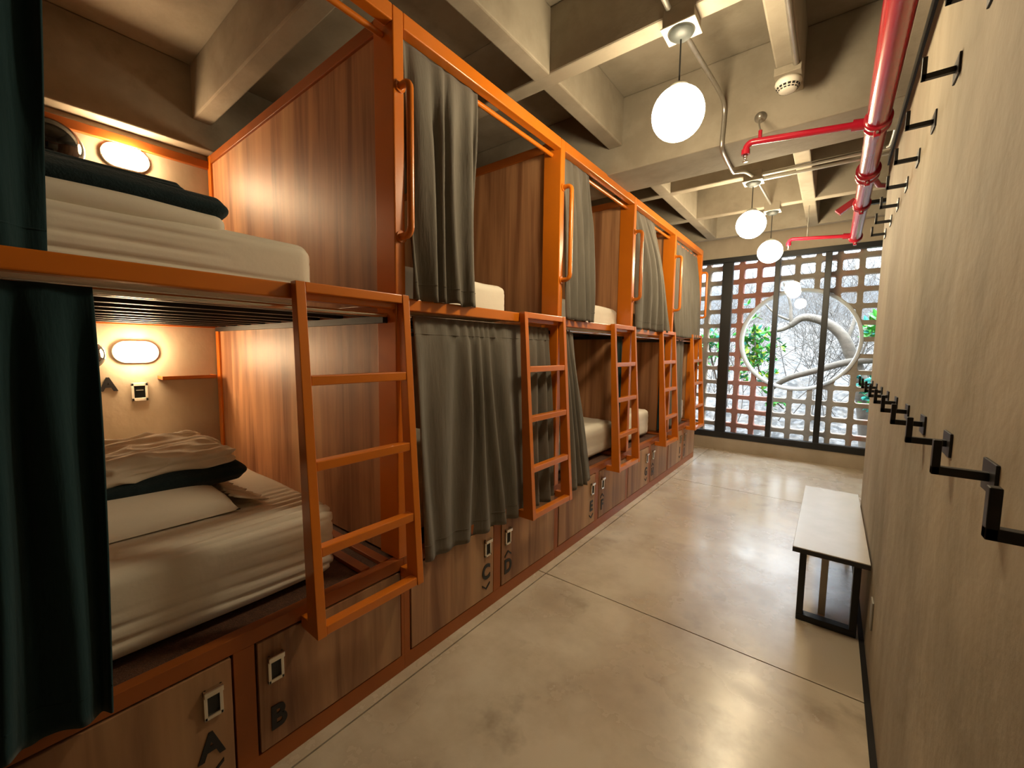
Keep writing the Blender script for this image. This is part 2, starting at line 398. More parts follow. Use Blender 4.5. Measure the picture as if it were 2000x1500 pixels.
def leaf_shape(mb, c, d, L, W, rnd):
    d = d.normalized(); s = d.cross(Vector((rnd.uniform(-1, 1), rnd.uniform(-1, 1), rnd.uniform(-1, 1)))).normalized(); nrm = d.cross(s)
    pts = [c, c+d*L*.3+s*W*.45+nrm*W*.12, c+d*L*.65+s*W*.42+nrm*W*.1, c+d*L, c+d*L*.65-s*W*.42+nrm*W*.1, c+d*L*.3-s*W*.45+nrm*W*.12, c+d*L*.5]
    mb.add(pts, [(0, 1, 6), (1, 2, 6), (2, 3, 6), (3, 4, 6), (4, 5, 6), (5, 0, 6)])
def leafy(name, c, ext, n, L, seed, label, mats):
    rnd = random.Random(seed); root = thing(name, (c[0], c[1], c[2]-ext[2]), label, 'foliage')
    st = MB()
    mbs = [MB() for _ in mats]
    for k in range(n):
        p = Vector((c[0]+rnd.gauss(0, ext[0]*.45), c[1]+rnd.gauss(0, ext[1]*.45), c[2]+rnd.gauss(0, ext[2]*.45)))
        q = p+Vector((rnd.uniform(-.06, .06), rnd.uniform(-.06, .06), -rnd.uniform(.05, .12)))
        st.tube([q, p], .003, 5, cap=False)
        for _ in range(5):
            leaf_shape(mbs[rnd.randrange(len(mats))] if rnd.random() < .6 else mbs[0], p, Vector((rnd.uniform(-1, 1), rnd.uniform(-1, .4), rnd.uniform(-.6, 1))), L*rnd.uniform(.7, 1.2), L*.42, rnd)
    st.tube(spline([(c[0]+.1, c[1]+.1, c[2]-ext[2]), (c[0], c[1], c[2]), (c[0]-.05, c[1], c[2]+ext[2]*.7)]), .012, 8).build('stem', 'twig', root)
    for mb, m in zip(mbs, mats):
        if mb.v: mb.build('leaves', m, root, kind='stuff')
    return root
leafy('leafy_shrub', (.34, 7.15, 1.20), (.26, .18, .52), 80, .11, 11, 'bright green and yellow leafy shrub at the left of the round opening', ['leafg', 'leafy', 'leaft'])
leafy('leafy_shrub', (-.30, 7.1, 1.30), (.22, .15, .50), 30, .11, 12, 'green leafy shrub seen through the blocks beside the farthest bunk', ['leafg', 'leaft'])
leafy('leafy_shrub', (1.68, 7.2, 1.58), (.13, .15, .22), 18, .13, 13, 'green leaves behind the upper blocks next to the right wall edge', ['leafg', 'leaft', 'leafy'])
leafy('leafy_shrub', (1.70, 7.2, .74), (.14, .15, .25), 22, .13, 14, 'blue-green leaves low behind the blocks next to the right wall edge', ['leaft', 'leafg'])
leafy('leafy_shrub', (.62, 7.1, .55), (.10, .1, .12), 8, .09, 15, 'small green sprig behind the blocks below the round opening', ['leafg', 'leafy'])

# ------------------------------------------------------------------ bunks
def bay(i, y0, y1):
    L = ORD[i]
    t = thing('bunk_bed', (0, (y0+y1)/2, 0), '%s orange steel double bunk bay with its own slanted ladder' % L, 'bunk bed', 'orange bunk bays along the left wall')
    pw = .022
    posts = [y1] if i else [y0, y1]
    for py in posts:
        mb = MB(); mb.box(-.115, 0, py-pw, py+pw, ZL, ZT-.0005)
        mb.build('front_post', 'orange', t, bevel=.004)
        mb = MB(); mb.box(-1.872, -1.825, py-pw, py+pw, ZL, ZT-.0005)
        mb.build('rear_post', 'orange', t, bevel=.004)
        MB().box(-1.826, -.114, py-.009, py+.009, ZL, 2.362).build('side_panel', 'woodp', t)
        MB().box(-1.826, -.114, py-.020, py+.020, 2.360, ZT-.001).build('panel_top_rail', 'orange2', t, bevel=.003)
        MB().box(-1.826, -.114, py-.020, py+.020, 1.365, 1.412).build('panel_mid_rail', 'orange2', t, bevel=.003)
    a, b = y0+pw+.0005, y1-pw-.0005
    MB().box(-.045, -.0005, a, b, 2.355, ZT).build('top_rail', 'orange', t, bevel=.004)
    MB().box(-.045, -.0005, a, b, 1.388, ZR).build('bed_rail', 'orange', t, bevel=.004)
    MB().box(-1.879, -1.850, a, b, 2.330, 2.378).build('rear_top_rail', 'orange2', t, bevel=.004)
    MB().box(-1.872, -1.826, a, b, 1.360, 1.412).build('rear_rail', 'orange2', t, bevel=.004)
    MB().tube([(-.062, a+.0, 2.335), (-.062, b, 2.335)], .011, 14).build('upper_curtain_rod', 'orange', t)
    MB().tube([(-.055, a, 1.368), (-.055, b, 1.368)], .009, 14).build('lower_curtain_rod', 'chrome', t)
    for k in range(9):
        x = -.16-k*.19
        MB().box(x-.03, x, a, b, 1.366, 1.386).build('bed_slat', 'black', t, bevel=.002)
    MB().box(-1.8, -.05, a+.0, a+.02, 1.340, 1.365).build('slat_bearer', 'black', t)
    MB().box(-1.8, -.05, b-.02, b, 1.340, 1.365).build('slat_bearer', 'black', t)
    # grab handle on the post's face
    yy = y1+.004
    hp = [(0, yy, 2.155), (.030, yy, 2.155)]+[(.030+.026*math.sin(q), yy, 2.129+.026*math.cos(q)) for q in (pi/8, pi/4, 3*pi/8, pi/2)]
    hp += [(.056, yy, z) for z in (2.0, 1.85, 1.70)]+[(.030+.026*math.cos(q), yy, 1.672-.026*math.sin(q)) for q in (0.01, pi/8, pi/4, 3*pi/8, pi/2)]+[(0, yy, 1.646)]
    g = MB().tube(hp, .0125, 14).build('grab_handle', 'orange', t)
    for z in (2.155, 1.646): MB().tube([(0, yy, z), (.006, yy, z)], .021, 16).build('handle_flange', 'orange', g)
    # slanted ladder
    la, lb = y1-.385, y1+.012
    lt = .030; sw = .028
    def xf(z): return .032+(1.437-z)*(.072/1.045)             # front of the ladder at height z
    lad = MB()
    for s in (la, lb-sw):
        out = [(xf(1.437), 1.437), (xf(.388), .388), (.001, .388), (.001, .425), (xf(.425)-.060, .425), (xf(1.39)-.031, 1.39), (.001, 1.39), (.001, 1.437)]
        lad.prism(out, 'y', s, s+sw)
    lo = lad.build('ladder', 'orange', t, bevel=.002)
    for zt in (1.437, 1.165, .912, .655, .418):
        x = xf(zt); hb = .030
        MB().box(x-.036, x-.001, la+sw, lb-sw, zt-hb, zt).build('rung', 'orange', lo, bevel=.003)
    return t
def locker(i, y0, y1):
    t = thing('storage_locker', (0, (y0+y1)/2, 0), '%s wooden locker unit with two lettered doors under the bunks' % ORD[i], 'locker', 'lockers under the bunks')
    mc = (y0+y1)/2+.0085; ml, mr = mc-.0265, mc+.0265
    fr = MB(); x0 = -.035
    fr.box(x0, 0, y0, y1, 0, .062); fr.box(x0, 0, y0, y1, .408, ZL)
    fr.box(x0, 0, y0, y0+.028, .062, .408); fr.box(x0, 0, y1-.013, y1, .062, .408); fr.box(x0, 0, ml, mr, .062, .408)
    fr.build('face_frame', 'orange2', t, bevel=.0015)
    bd = MB(); bd.box(-1.87, x0, y0, y0+.015, 0, .42); bd.box(-1.87, x0, y1-.015, y1, 0, .42); bd.box(-1.87, -1.85, y0, y1, 0, .42); bd.box(-1.87, x0, y0, y1, .02, .04)
    bd.build('cabinet_body', 'woodd', t)
    MB().box(-1.87, x0, y0, y1, .422, .440).build('bed_board', 'board', t)
    for yy in (y1-.14, y1-.06, y0+.03):
        MB().box(-1.8, x0, yy-.018, yy+.018, .441, .456).build('board_rail', 'orange2', t, bevel=.002)
    chars = [('A', 'B'), ('C', 'D'), ('E', 'F'), ('G', 'H'), ('I', 'J')][i]
    for k, (a, b) in enumerate(((y0+.033, ml-.006), (mr+.006, y1-.018))):
        d = MB().box(-.018, .003, a, b, .067, .402).build('locker_door', 'woodd', t, bevel=.002)
        ly = b-.045 if k == 0 else a+.045
        lp = MB(); s = .004
        lp.box(.003, .012, ly-.022, ly-.013, .268, .352); lp.box(.003, .012, ly+.013, ly+.022, .268, .352)
        lp.box(.003, .012, ly-.022, ly+.022, .268, .280); lp.box(.003, .020, ly-.022, ly+.022, .335, .352)
        lp.build('latch', 'chrome', d, bevel=.0025)
        MB().box(.0025, .0045, ly-.013, ly+.013, .280, .336).build('latch_recess', 'black', d)
        lc = ly+(-.008 if k == 0 else .004)
        zb = .158 if k == 0 else .120
        mb = MB(); mb.add(*text_mesh(chars[k], .098, lc, zb, .0045, .003, .82, .0035))
        if k == 0: cz, sg = .124, -1
        else: cz, sg = .213, 1
        if chars[k] != 'B':
            mb.prism([(lc-.026, cz-sg*.010), (lc, cz+sg*.012), (lc+.026, cz-sg*.010), (lc+.026, cz-sg*.001), (lc, cz+sg*.021), (lc-.026, cz-sg*.001)] if sg > 0 else
                     [(lc-.026, cz+.010), (lc, cz-.012), (lc+.026, cz+.010), (lc+.026, cz+.001), (lc, cz-.021), (lc-.026, cz+.001)], 'x', .003, .006)
        mb.build('door_letter', 'letter', d)
    return t
for i, (a, b) in enumerate(BAYS):
    bay(i, a, b); locker(i, a, b)
tag(MB().box(-1.87, -.001, 5.142, 5.157, 0, .452).build('locker_end_panel', 'woodd'), 'plain wooden end board closing the locker row beside the window', 'panel')

# ------------------------------------------------------------------ soft goods
def soft_box(x0, x1, y0, y1, z0, z1, r, n=(40, 24, 8), f=None):
    """box with rounded edges on a fine grid; f(p, normal) returns a displacement along the normal"""
    mb = MB(); C = Vector(((x0+x1)/2, (y0+y1)/2, (z0+z1)/2)); H = Vector(((x1-x0)/2, (y1-y0)/2, (z1-z0)/2)); r = min(r, *H)
    cache = {}; vs = []; fs = []
    def V(i, j, k):
        key = (i, j, k)
        if key not in cache:
            p = Vector(((2*i/n[0]-1)*H.x, (2*j/n[1]-1)*H.y, (2*k/n[2]-1)*H.z))
            q = Vector((max(-H.x+r, min(H.x-r, p.x)), max(-H.y+r, min(H.y-r, p.y)), max(-H.z+r, min(H.z-r, p.z))))
            d = p-q; nr = d.normalized() if d.length > 1e-9 else Vector((0, 0, 1))
            p = C+q+nr*r
            if f: p = p+f(p, nr)
            cache[key] = len(vs); vs.append(tuple(p))
        return cache[key]
    A, B, D = n
    for i in range(A):
        for j in range(B): fs += [(V(i, j, 0), V(i, j+1, 0), V(i+1, j+1, 0), V(i+1, j, 0)), (V(i, j, D), V(i+1, j, D), V(i+1, j+1, D), V(i, j+1, D))]
    for i in range(A):
        for k in range(D): fs += [(V(i, 0, k), V(i+1, 0, k), V(i+1, 0, k+1), V(i, 0, k+1)), (V(i, B, k), V(i, B, k+1), V(i+1, B, k+1), V(i+1, B, k))]
    for j in range(B):
        for k in range(D): fs += [(V(0, j, k), V(0, j, k+1), V(0, j+1, k+1), V(0, j+1, k)), (V(A, j, k), V(A, j+1, k), V(A, j+1, k+1), V(A, j, k+1))]
    mb.add(vs, fs, True); return mb
def sheet_disp(seed, amp=.006, fine=False):
    def f(p, nr):
        a = amp*noise.noise(Vector((p.x*3, p.y*3, seed)))
        front = max(0, 1-(abs(p.x+.10))/.30)
        # long drag folds running along the front edge
        ph = p.z*95+p.x*60+3*noise.noise(Vector((p.y*1.6, p.z*3, seed+5)))
        s_ = math.sin(ph)
        a += 0 if fine else front*.009*(1-abs(s_)**.6)*-1*(.5+.8*max(0, noise.noise(Vector((p.y*2.2, 4, seed+9)))+.3))
        if fine:                                              # pulled sheet: narrow creases almost parallel to the front edge
            s2 = (p.z-.46)*1.0+(p.x+.10)*-.8
            line = s2*165+3.2*noise.noise(Vector((p.y*1.3, s2*5, seed+2)))+p.y*1.6
            msk = max(0, min(1, (p.x+.50)/.18))*max(0, min(1, .55+1.6*noise.noise(Vector((p.y*2.3, s2*9, seed+11)))))
            a -= .0095*msk*max(0, math.sin(line))**1.6
        return nr*a
    return f
def mattress(i, y0, y1, upper):
    z0, z1 = (1.387, 1.578) if upper else (.457, .700)
    lv = 'upper' if upper else 'lower'
    desc = ['%s white sheeted mattress in the nearest bay beside letter A', '%s white mattress in the second bay', '%s white mattress in the third bay', '%s white mattress in the fourth bay', '%s white mattress in the farthest bay'][i] % lv
    if i == 0: desc = 'upper white mattress of the nearest bay, under the dark folded blanket' if upper else 'lower white mattress of the nearest bay with wrinkled front edge'
    mb = soft_box(-1.815, -.10, y0, y1, z0, z1, .045, (190, 60, 40) if i == 0 else (50, 36, 12), sheet_disp(i*3+upper, fine=(i == 0)))
    return tag(mb.build('mattress', 'sheet'), desc, 'mattress', 'white mattresses on the bunks')
MY = [(-.12, .735, -.12, .68), (1.03, 1.85, .97, 1.69), (2.14, 3.07, 2.14, 3.08), (3.14, 3.88, 3.14, 3.88), (4.2, 5.05, 4.2, 5.05)]
for i in range(5):
    mattress(i, MY[i][0], MY[i][1], False); mattress(i, MY[i][2], min(MY[i][3], BAYS[i][1]-.022), True)

def wrinkle(seed, amp, fx, fy, amp2=0):
    def f(p, nr):
        v = amp*noise.noise(Vector((p.x*fx, p.y*fy, seed+p.z*10)))
        if amp2:
            w_ = noise.noise(Vector((p.x*fx*1.7+2*noise.noise(Vector((p.y*4, p.z*7, seed))), p.y*fy*.8, p.z*40+seed)))
            v += amp2*(1-abs(w_)*3)
        return nr*v
    return f
def pillow(x0, x1, y0, y1, z0, h, seed):
    nx, ny = 30, 36; vs = []; fs = []
    for side in (1, 0):
        for i in range(nx+1):
            for j in range(ny+1):
                u, v = 2*i/nx-1, 2*j/ny-1
                t = ((1-abs(u)**3.2)*(1-abs(v)**5))**.5 if abs(u) < 1 and abs(v) < 1 else 0
                pinch = 1-.06*abs(u)**4*(1-abs(v)**2)-0
                x = (x0+x1)/2+u*(x1-x0)/2*(1-.05*(1-abs(u))*0)
                y = (y0+y1)/2+v*(y1-y0)/2*(1-.05*(1-u*u)*abs(v)**6)
                z = z0+.008+(h*t if side else 0)+ (.008*noise.noise(Vector((x*9, y*5, seed)))*t if side else 0)
                vs.append((x, y, z))
    m = (nx+1)*(ny+1)
    for s in range(2):
        for i in range(nx):
            for j in range(ny):
                q = (i*(ny+1)+j, i*(ny+1)+j+1, (i+1)*(ny+1)+j+1, (i+1)*(ny+1)+j); fs.append(tuple(s*m+k for k in (q if s else q[::-1])))
    # rim
    rim = [i*(ny+1) for i in range(nx+1)]+[nx*(ny+1)+j for j in range(1, ny+1)]+[i*(ny+1)+ny for i in range(nx-1, -1, -1)]+[j for j in range(ny-1, 0, -1)]
    for k in range(len(rim)):
        a, b = rim[k], rim[(k+1) % len(rim)]; fs.append((a, b, b+m, a+m))
    return MB().add(vs, fs, True)
p1 = tag(pillow(-.78, -.285, -.10, .50, .699, .092, 1).build('pillow', 'sheet'), 'white pillow lying under the dark blanket on the lower nearest bed', 'pillow')
fz = MB(); vs = []; n = 40                                      # loose ruffled flap of the pillowcase
for k in range(n+1):
    x = -.30-.45*k/n
    for j in range(5):
        q = j/4
        vs.append((x+.012*q*math.sin(k*1.3), .485+.10*q*(1-.35*k/n)+.008*math.sin(k*1.9), .704+.045*(1-q)+.010*abs(math.sin(k*.95+q))*q))
fz.add(vs, [(k*5+j, k*5+j+1, (k+1)*5+j+1, (k+1)*5+j) for k in range(n) for j in range(4)], True)
fz.build('pillowcase_flap', 'sheet', p1, solid=.003)
def folded(name, x0, x1, y0, y1, z0, z1, m, seed, layers, wr, label, cat):
    """a folded stack: rounded body with creases between its layers on the side facing the room"""
    h = (z1-z0)
    def f(p, nr):
        fr = (p.z-z0)/h*layers
        g = -abs(nr.x)*.010*(math.cos(fr*2*pi)*.5+.5)-abs(nr.y)*.008*(math.cos(fr*2*pi)*.5+.5)
        return nr*g+wr(p, nr)
    return tag(soft_box(x0, x1, y0, y1, z0, z1, h*.48, (90, 110, 30), f).build(name, m), label, cat)
folded('folded_blanket', -.95, -.400, -.10, .575, .768, .838, 'blanket', 2, 1, wrinkle(3, .008, 5, 4), 'dark folded blanket on the white pillow of the lower nearest bed', 'blanket')
folded('folded_sheet', -.90, -.425, -.10, .535, .824, .892, 'sheet', 5, 2, wrinkle(8, .014, 10, 7, .012), 'crumpled white folded sheet on top of the dark blanket, lower nearest bed', 'sheet')
tag(soft_box(-.68, -.112, -.10, .445, 1.555, 1.612, .028, (40, 40, 12), wrinkle(31, .008, 5, 4)).build('pillow', 'sheet'), 'white pillow under the dark blanket on the upper nearest bed', 'pillow')
folded('folded_blanket', -.78, -.165, -.10, .475, 1.608, 1.680, 'blanket', 9, 1, wrinkle(12, .007, 4, 4), 'dark folded blanket on the upper nearest bed, against the lamp glow', 'blanket')
folded('folded_towel', -.62, -.25, .02, .385, 1.676, 1.712, 'blanket', 4, 1, wrinkle(15, .004, 5, 4), 'dark folded towel on top of the upper blanket', 'towel')

# ------------------------------------------------------------------ curtains
def curtain(y0t, y1t, y0b, y1b, z0, z1, xt, xb, folds, amp, m, label, group, seed=0, header=None, mid=None, billow=0, gather=1.0, over=None):
    nx, nz = max(60, folds*12), 44; vs = []; fs = []
    for j in range(nz+1):
        t = j/nz; z = z1+(z0-z1)*t
        for i in range(nx+1):
            u = i/nx
            s = t if mid is None else t
            ya = y0t+(y0b-y0t)*t**1.3; yb = y1t+(y1b-y1t)*t**1.3
            if mid: ya += mid[0]*math.sin(pi*t); yb += mid[1]*math.sin(pi*t)
            uu = u+.018*math.sin(2*pi*u*2+seed+2*t)
            y = ya+(yb-ya)*uu
            ph = 2*pi*folds*u+4.2*noise.noise(Vector((u*3.2, t*.9, seed)))
            A = amp*(.22+1.0*min(1, t*3))*(.8+.9*noise.noise(Vector((u*5, 7, seed))))
            if header and t < header: A *= .8; ph *= 1.9
            x = xt+(xb-xt)*t**.8+A*math.sin(ph)+billow*math.sin(pi*t)*math.sin(pi*u)
            if over and z < over[0]:                          # hangs out over the bed rail
                pass
            zz = z+(.010*noise.noise(Vector((u*6, seed, 2))) if j == nz else 0)
            vs.append((x, y, zz))
    for j in range(nz):
        for i in range(nx): fs.append((j*(nx+1)+i, j*(nx+1)+i+1, (j+1)*(nx+1)+i+1, (j+1)*(nx+1)+i))
    mb = MB().add(vs, fs, True)
    t_ = tag(mb.build('curtain', m, solid=.004), label, 'curtain', group)
    # hem / header stitching as a narrow band following the cloth
    def band(jz, name):
        b = MB(); bv = []
        for i in range(nx+1):
            p = Vector(vs[jz*(nx+1)+i]); q = Vector(vs[min(jz+1, nz)*(nx+1)+i])
            bv += [tuple(p+Vector((.003, 0, .0))), tuple(p+Vector((.0045, 0, -.002))), tuple(p+Vector((.003, 0, -.004)))]
        b.add(bv, [(3*i+k, 3*i+k+1, 3*(i+1)+k+1, 3*(i+1)+k) for i in range(nx) for k in range(2)], True)
        b.build(name, m, t_)
    if header: band(int(header*nz), 'header_stitching')
    band(nz-3, 'hem')
    return t_
GL, GU = 'grey curtains of the lower bunks', 'grey curtains of the upper bunks'
curtain(-.13, .150, -.13, .128, .445, 1.372, -.038, .030, 3, .022, 'curtaind', 'shade-painted dark teal curtain hanging over the lower nearest bunk at the left edge', GL, 1)
curtain(-.13, .118, -.13, .098, 1.425, 2.335, -.062, -.062, 3, .016, 'curtaind', 'shade-painted dark teal curtain of the upper nearest bunk at the left edge', GU, 2)
curtain(.975, 1.385, .978, 1.335, 1.428, 2.352, -.045, .022, 5, .020, 'curtain', 'grey curtain drawn back on the upper second bunk', GU, 3, mid=(0, -.02))
curtain(1.040, 2.000, 1.034, 2.000, .405, 1.374, -.045, .020, 9, .017, 'curtain', 'wide closed grey curtain across the lower second bunk', GL, 4, header=.09)
curtain(2.078, 2.43, 2.072, 2.41, 1.428, 2.352, -.045, .022, 4, .020, 'curtain', 'grey curtain on the upper third bunk behind its grab handle', GU, 5)
curtain(2.075, 2.28, 2.10, 2.46, .385, 1.374, -.050, .015, 4, .020, 'curtain', 'narrow grey curtain at the left of the lower third bunk', GL, 6)
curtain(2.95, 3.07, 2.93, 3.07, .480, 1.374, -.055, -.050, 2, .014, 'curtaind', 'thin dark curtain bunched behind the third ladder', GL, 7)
curtain(3.145, 3.62, 3.150, 4.07, 1.425, 2.352, -.045, .015, 5, .022, 'curtain', 'billowing grey curtain on the upper fourth bunk', GU, 8, billow=.05)
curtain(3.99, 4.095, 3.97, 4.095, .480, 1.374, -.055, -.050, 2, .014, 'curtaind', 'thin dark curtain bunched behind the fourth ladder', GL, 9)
curtain(4.20, 5.10, 4.21, 5.10, 1.395, 2.352, -.058, .020, 8, .018, 'curtain', 'fully closed grey curtain across the farthest upper bunk', GU, 10)
curtain(4.17, 4.74, 4.17, 4.74, .480, 1.374, -.050, -.035, 5, .016, 'curtain', 'grey curtain half across the farthest lower bunk', GL, 11)

# ------------------------------------------------------------------ fittings on the bed-head wall
def bulkhead(y, z, label):
    t = thing('bulkhead_lamp', (BACK, y, z), label, 'wall lamp', 'caged bulkhead lamps over the pillows')
    def oval(a, b, n=40):                                      # stadium outline
        out = []
        for k in range(n):
            q = 2*pi*k/n; c, s = math.cos(q), math.sin(q)
            out.append((y+math.copysign(a-b, c)+b*c if abs(c) > 1e-6 else y+b*c, z+b*s))
        return out
    MB().prism(oval(.100, .062), 'x', BACK, BACK+.022).build('lamp_base', 'white', t, bevel=.004)
    g = MB(); rings = [(1, .022), (1, .035), (.93, .050), (.75, .062), (.4, .069), (0.02, .071)]
    base = oval(.090, .052); n = len(base); vs = []
    for s, h in rings: vs += [(BACK+h, y+(p-y)*s, z+(q-z)*s) for p, q in base]
    g.add(vs, [(i*n+k, i*n+(k+1) % n, (i+1)*n+(k+1) % n, (i+1)*n+k) for i in range(len(rings)-1) for k in range(n)], True)
    g.build('lamp_glass', 'bulk', t)
    cg = MB()
    for dy in (-.055, 0, .055): cg.tube([(BACK+.02, y+dy, z-.056), (BACK+.060, y+dy, z-.046), (BACK+.076, y+dy, z-.02), (BACK+.076, y+dy, z+.02), (BACK+.060, y+dy, z+.046), (BACK+.02, y+dy, z+.056)], .0018, 6)
    for dz in (-.02, .02): cg.tube([(BACK+.02, y-.094, z+dz), (BACK+.06, y-.082, z+dz), (BACK+.077, y-.055, z+dz), (BACK+.077, y+.055, z+dz), (BACK+.06, y+.082, z+dz), (BACK+.02, y+.094, z+dz)], .0018, 6)
    cg.build('lamp_cage', 'white', t)
bulkhead(.532, 1.210, 'lit caged oval lamp on the lower bed-head wall above letter A')
bulkhead(.540, 2.268, 'lit caged oval lamp on the upper bed-head wall')
def dome(y, z, r, label):
    t = thing('wall_reading_dome', (BACK, y, z), label, 'wall dome', 'round glossy black domes on the bed-head wall')
    MB().lathe([(r*math.cos(a), .012+r*.75*math.sin(a)) for a in [k*pi/2/14 for k in range(15)]], (BACK, y, z), 48, 'x').build('dome_shell', 'glossblk', t)
    MB().lathe([(0, 0), (r*1.02, 0), (r*1.05, .006), (r*1.02, .014), (r*.9, .014)], (BACK, y, z), 48, 'x').build('rim', 'chrome', t)
dome(.325, 1.195, .082, 'round glossy black dome on the lower wall beside the curtain')
dome(.262, 2.235, .120, 'round glossy black dome on the upper wall above the blanket')
sh = MB(); sh.box(BACK, BACK+.115, .622, .885, 1.050, 1.054); sh.box(BACK+.111, BACK+.115, .622, .885, 1.050, 1.072); sh.box(BACK, BACK+.115, .622, .626, 1.050, 1.072); sh.box(BACK, BACK+.115, .881, .885, 1.050, 1.072)
tag(sh.build('wall_shelf', 'orange2', bevel=.001), 'small brown metal wall shelf right of the socket', 'shelf')
sw = thing('power_socket', (BACK, .539, .982), 'square white-framed power socket on the bed-head wall', 'socket')
fr = MB(); a = .036; b = .052
fr.box(BACK, BACK+.010, .539-a, .539-.024, .982-b, .982+b); fr.box(BACK, BACK+.010, .539+.024, .539+a, .982-b, .982+b)
fr.box(BACK, BACK+.010, .539-a, .539+a, .982+.034, .982+b); fr.box(BACK, BACK+.010, .539-a, .539+a, .982-b, .982-.034)
fr.build('socket_frame', 'white', sw, bevel=.002)
MB().box(BACK, BACK+.007, .515, .563, .948, 1.016).build('socket_face', 'glossblk', sw)
MB().box(BACK+.007, BACK+.009, .523, .555, .990, .994).build('socket_slot', 'grey', sw)
mb = MB(); mb.add(*text_mesh('A', .100, .411, .998, BACK+.004, .008, 1.0, .004))
tag(mb.build('wall_letter', 'letter'), 'black letter A fixed on the bed-head wall', 'letter sign')

# ------------------------------------------------------------------ ceiling lights, conduits, smoke detector
def pendant(x, y, zc, zplate, label):
    t = thing('pendant_lamp', (x, y, zc), label, 'pendant lamp', 'white globe pendants down the aisle')
    bx = MB(); bx.box(x-.060, x+.060, y-.050, y+.050, zplate, ZB+.03)
    bx.build('junction_box', 'ceiling', t, bevel=.003)
    MB().box(x-.065, x+.065, y-.056, y+.056, zplate-.005, zplate).build('mounting_plate', 'white', t, bevel=.001)
    MB().lathe([(0, -.028), (.008, -.028), (.030, -.024), (.047, -.010), (.052, 0), (0, 0)], (x, y, zplate-.005), 36).build('canopy', 'canopy', t)
    MB().tube([(x, y, zc+.10), (x, y, zplate-.03)], .0032, 8).build('cord', 'black', t)
    MB().lathe([(0, .118), (.012, .117), (.034, .108), (.044, .094), (.045, .080), (0, .080)], (x, y, zc), 36).build('cap', 'grey', t)
    r = .100
    MB().lathe([(r*math.sin(a), -r*math.cos(a)) for a in [k*(pi*.87)/28 for k in range(29)]], (x, y, zc), 48).build('globe', 'globe', t)
pendant(.692, 1.780, 2.205, 2.520, 'nearest and largest globe pendant over the aisle')
pendant(.697, 3.622, 2.212, 2.520, 'middle globe pendant, above the bench end')
pendant(.737, 4.455, 2.165, 2.520, 'farthest globe pendant in front of the window')

def tubeobj(name, pts, r, m, label, cat, group=None, n=12):
    return tag(MB().tube(pts, r, n).build(name, m), label, cat, group)
GC = 'galvanised conduits on the ceiling'
c1 = thing('conduit', (.68, 1.83, 2.60), 'conduit bending down the main beam between first and second pendants', 'conduit', GC)
MB().tube(spline([(.668, 1.838, 2.585), (.675, 2.1, 2.60), (.69, 2.45, 2.615), (.695, 2.565, 2.58), (.69, 2.582, 2.46), (.688, 2.584, 2.40), (.685, 2.62, 2.378), (.68, 2.8, 2.378), (.68, 2.96, 2.378), (.685, 3.02, 2.395), (.69, 3.3, 2.49), (.695, 3.568, 2.55)], 6), .011, 10).build('conduit_tube', 'galv', c1)
MB().tube([(.669, 1.86, 2.586), (.670, 1.90, 2.588)], .0125, 10).build('orange_band', 'orange', c1)
c2 = thing('conduit', (.66, 1.2, 2.60), 'conduit with an orange band running into the nearest pendant box', 'conduit', GC)
MB().tube([(.655, .935, 2.590), (.657, 1.722, 2.585)], .011, 10).build('conduit_tube', 'galv', c2)
MB().tube([(.656, 1.60, 2.586), (.656, 1.65, 2.586)], .0125, 10).build('orange_band', 'orange', c2)
tubeobj('conduit', [(.70, 3.675, 2.575), (.725, 4.402, 2.575)], .010, 'galv', 'straight conduit between the second and third pendants', 'conduit', GC)
tubeobj('conduit', spline([(.757, 3.575, 2.545), (1.1, 3.570, 2.545), (1.39, 3.565, 2.545), (1.440, 3.555, 2.545), (1.452, 3.48, 2.545), (1.452, 3.2, 2.545), (1.452, 2.97, 2.545)], 5), .011, 'galv', 'upper of two parallel conduits from the middle pendant to the right', 'conduit', GC)
tubeobj('conduit', [(.757, 3.600, 2.520), (1.2, 3.600, 2.520), (1.70, 3.600, 2.520)], .011, 'galv', 'lower of two parallel conduits from the middle pendant to the right', 'conduit', GC)
tubeobj('conduit', [(1.035, Y0+.01, 2.548), (1.035, 2.32, 2.548)], .011, 'galv', 'conduit along the right ceiling rib to the smoke detector', 'conduit', GC)

sdet = thing('smoke_detector', (1.002, 2.40, 2.55), 'white slotted smoke detector at the end of the right ceiling rib', 'smoke detector')
MB().box(.950, 1.056, 2.33, 2.46, 2.525, 2.560).build('mounting_box', 'ceiling', sdet, bevel=.003)
MB().lathe([(0, 0), (.052, 0), (.054, -.012), (.050, -.022)], (1.002, 2.40, 2.525), 40).build('detector_base', 'white', sdet)
MB().lathe([(.050, -.022), (.046, -.030), (.036, -.046), (.024, -.052), (0, -.053)], (1.002, 2.40, 2.525), 40).build('detector_dome', 'white', sdet)
vt = MB()
for ring, (r0, r1, h0, h1) in enumerate(((.0475, .0425, -.0290, -.0365), (.0405, .0375, -.0400, -.0445))):
    for k in range(16):
        a0, a1 = 2*pi*k/16+.06, 2*pi*(k+1)/16-.06
        pts = []
        for a in (a0, (a0+a1)/2, a1): pts += [(1.002+(r0+.0008)*math.cos(a), 2.40+(r0+.0008)*math.sin(a), 2.525+h0-.0008), (1.002+(r1+.0008)*math.cos(a), 2.40+(r1+.0008)*math.sin(a), 2.525+h1-.0008)]
        vt.add(pts, [(0, 1, 3, 2), (2, 3, 5, 4)])
vt.build('vent_slots', 'dark', sdet)

